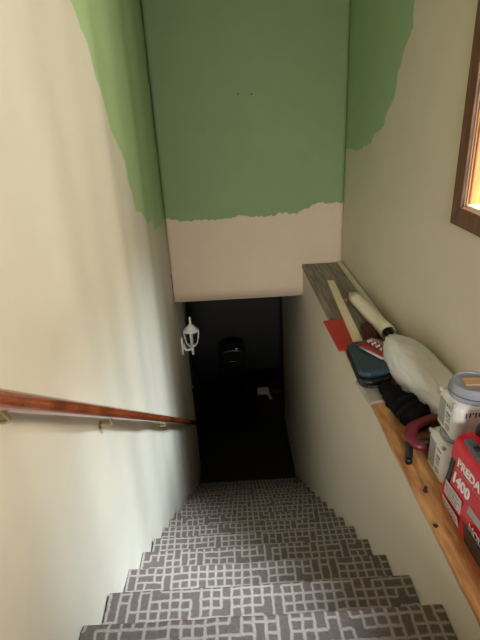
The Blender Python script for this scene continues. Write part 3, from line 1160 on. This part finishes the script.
# ------------------------------------------------------------------ lantern
lan = thing('wall_lantern', 'white outdoor style lantern mounted on the left wall above the lower stairs', 'lamp', (XL, 4.12, -0.825))
M_lw = mat('white_enamel', (246, 244, 238), 0.35, 0.04, 60, bump=0.05)
lx, ly = XL + 0.098, 4.12
zb = -0.79
bm = bmesh.new()
prism(bm, [(ly + a * 0.036, -0.795 + b) for a, b in ((-0.5, -0.09), (0.5, -0.09), (1, -0.055), (1, 0.055), (0.5, 0.09), (-0.5, 0.09), (-1, 0.055), (-1, -0.055))], 'x', XL - 0.012, XL + 0.016)
build('back_plate', bm, M_lw, lan, bevel=0.005)
bm = bmesh.new()
tube(bm, catmull([(XL + 0.01, ly, -0.775), (XL + 0.028, ly, -0.825), (XL + 0.05, ly, -0.84), (lx, ly, -0.83)], 6), [0.018] * 5 + [0.014] * 7 + [0.011] * 7, 10)
tube(bm, [(lx, ly, -0.895), (lx, ly, -0.88), (lx, ly, -0.845), (lx, ly, -0.795)], [0.006, 0.013, 0.011, 0.014], 12)
build('arm', bm, M_lw, lan, smooth=True)
bm = bmesh.new()
lathe(bm, [(0.014, -0.02), (0.034, -0.012), (0.040, 0.0), (0.040, 0.006)], (lx, ly, zb), 20)
build('bottom_cup', bm, M_lw, lan, smooth=True)
bodyp = [(0.034, 0.0), (0.050, 0.03), (0.060, 0.07), (0.066, 0.11), (0.068, 0.15)]
for q in range(4):
    a = q * PI / 2 - 0.05
    bm = bmesh.new()
    tube(bm, [(lx + (r + 0.002) * math.cos(a), ly + (r + 0.002) * math.sin(a), zb + h) for r, h in bodyp], 0.006, 8)
    build('cage_rib', bm, M_lw, lan, smooth=True)
bm = bmesh.new()
lathe(bm, [(r, h) for r, h in bodyp], (lx, ly, zb + 0.002), 24)
build('glass_shade', bm, M_glass, lan, smooth=True)
bm = bmesh.new()
lathe(bm, [(0.009, 0.0), (0.009, 0.06), (0.013, 0.075), (0.012, 0.10), (0.004, 0.118)], (lx, ly, zb + 0.004), 14)
build('candle_bulb', bm, mat('candle_white', (230, 226, 214), 0.4), lan, smooth=True)
bm = bmesh.new()
lathe(bm, [(0.066, 0.147), (0.074, 0.149), (0.075, 0.155), (0.070, 0.166), (0.054, 0.176), (0.046, 0.188), (0.030, 0.204), (0.018, 0.214), (0.012, 0.218)], (lx, ly, zb), 12)
build('roof', bm, M_lw, lan)
bm = bmesh.new()
lathe(bm, [(0.011, 0.214), (0.014, 0.226), (0.008, 0.236), (0.011, 0.250), (0.010, 0.276), (0.003, 0.294)], (lx, ly, zb), 12)
build('finial', bm, M_lw, lan, smooth=True)

# light switch at the end of the left wall
sw = thing('light_switch', 'small light switch on the left wall near the foot of the stairs', 'switch', (XL, 4.54, -1.5))
bm = bmesh.new()
box(bm, XL - 0.006, XL + 0.009, 4.51, 4.575, -1.555, -1.445)
build('switch_plate', bm, mat('switch_plastic', (120, 116, 108), 0.5), sw, bevel=0.002)
bm = bmesh.new()
box(bm, XL + 0.009, XL + 0.018, 4.536, 4.549, -1.512, -1.488)
build('toggle', bm, M_white, sw)

# two screws in the green end wall
for nm, xx, zz, lb in (('a', 0.105, 1.343, 'left of two tiny dark screws in the green end wall'), ('b', 0.205, 1.338, 'right of two tiny dark screws in the green end wall')):
    bm = bmesh.new()
    bmesh.ops.create_cone(bm, cap_ends=True, segments=12, radius1=0.007, radius2=0.005, depth=0.012, matrix=Matrix.Translation((xx, YB - 0.003, zz)) @ Matrix.Rotation(PI / 2, 4, 'X'))
    tag(build('wall_screw', bm, mat('screw_dark', (44, 46, 40), 0.5), origin=(xx, YB, zz)), lb, 'screw', 'screws in the green end wall')

# ------------------------------------------------------------------ things in the dark basement
cab = thing('tall_cabinet', 'tall dark narrow cabinet with an arched top standing in the dark basement', 'cabinet', (-0.09, 5.45, ZF))
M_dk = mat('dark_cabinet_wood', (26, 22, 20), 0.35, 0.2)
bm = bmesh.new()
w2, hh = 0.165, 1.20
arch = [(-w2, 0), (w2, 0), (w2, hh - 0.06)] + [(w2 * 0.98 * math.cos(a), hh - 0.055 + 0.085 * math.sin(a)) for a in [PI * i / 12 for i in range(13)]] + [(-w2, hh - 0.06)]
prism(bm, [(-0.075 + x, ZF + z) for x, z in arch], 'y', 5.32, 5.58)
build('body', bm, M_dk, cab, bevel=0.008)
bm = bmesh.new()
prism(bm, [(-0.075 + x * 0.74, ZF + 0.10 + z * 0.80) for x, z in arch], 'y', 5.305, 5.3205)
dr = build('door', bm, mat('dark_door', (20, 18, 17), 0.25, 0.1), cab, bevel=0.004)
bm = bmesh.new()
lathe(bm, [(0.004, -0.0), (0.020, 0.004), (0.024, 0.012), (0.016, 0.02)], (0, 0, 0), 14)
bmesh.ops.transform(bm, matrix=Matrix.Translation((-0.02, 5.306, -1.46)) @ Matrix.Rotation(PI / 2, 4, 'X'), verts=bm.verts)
build('highlight_disc', bm, mat('highlight_white', (210, 210, 205), 0.2, 0.05, metal=0.6), dr, smooth=True)  # pale shiny disc added as the highlight on the cabinet's glossy front

bx_ = thing('cardboard_box', 'dim red brown box on the basement floor beside the arched cabinet', 'box', (0.40, 5.68, ZF))
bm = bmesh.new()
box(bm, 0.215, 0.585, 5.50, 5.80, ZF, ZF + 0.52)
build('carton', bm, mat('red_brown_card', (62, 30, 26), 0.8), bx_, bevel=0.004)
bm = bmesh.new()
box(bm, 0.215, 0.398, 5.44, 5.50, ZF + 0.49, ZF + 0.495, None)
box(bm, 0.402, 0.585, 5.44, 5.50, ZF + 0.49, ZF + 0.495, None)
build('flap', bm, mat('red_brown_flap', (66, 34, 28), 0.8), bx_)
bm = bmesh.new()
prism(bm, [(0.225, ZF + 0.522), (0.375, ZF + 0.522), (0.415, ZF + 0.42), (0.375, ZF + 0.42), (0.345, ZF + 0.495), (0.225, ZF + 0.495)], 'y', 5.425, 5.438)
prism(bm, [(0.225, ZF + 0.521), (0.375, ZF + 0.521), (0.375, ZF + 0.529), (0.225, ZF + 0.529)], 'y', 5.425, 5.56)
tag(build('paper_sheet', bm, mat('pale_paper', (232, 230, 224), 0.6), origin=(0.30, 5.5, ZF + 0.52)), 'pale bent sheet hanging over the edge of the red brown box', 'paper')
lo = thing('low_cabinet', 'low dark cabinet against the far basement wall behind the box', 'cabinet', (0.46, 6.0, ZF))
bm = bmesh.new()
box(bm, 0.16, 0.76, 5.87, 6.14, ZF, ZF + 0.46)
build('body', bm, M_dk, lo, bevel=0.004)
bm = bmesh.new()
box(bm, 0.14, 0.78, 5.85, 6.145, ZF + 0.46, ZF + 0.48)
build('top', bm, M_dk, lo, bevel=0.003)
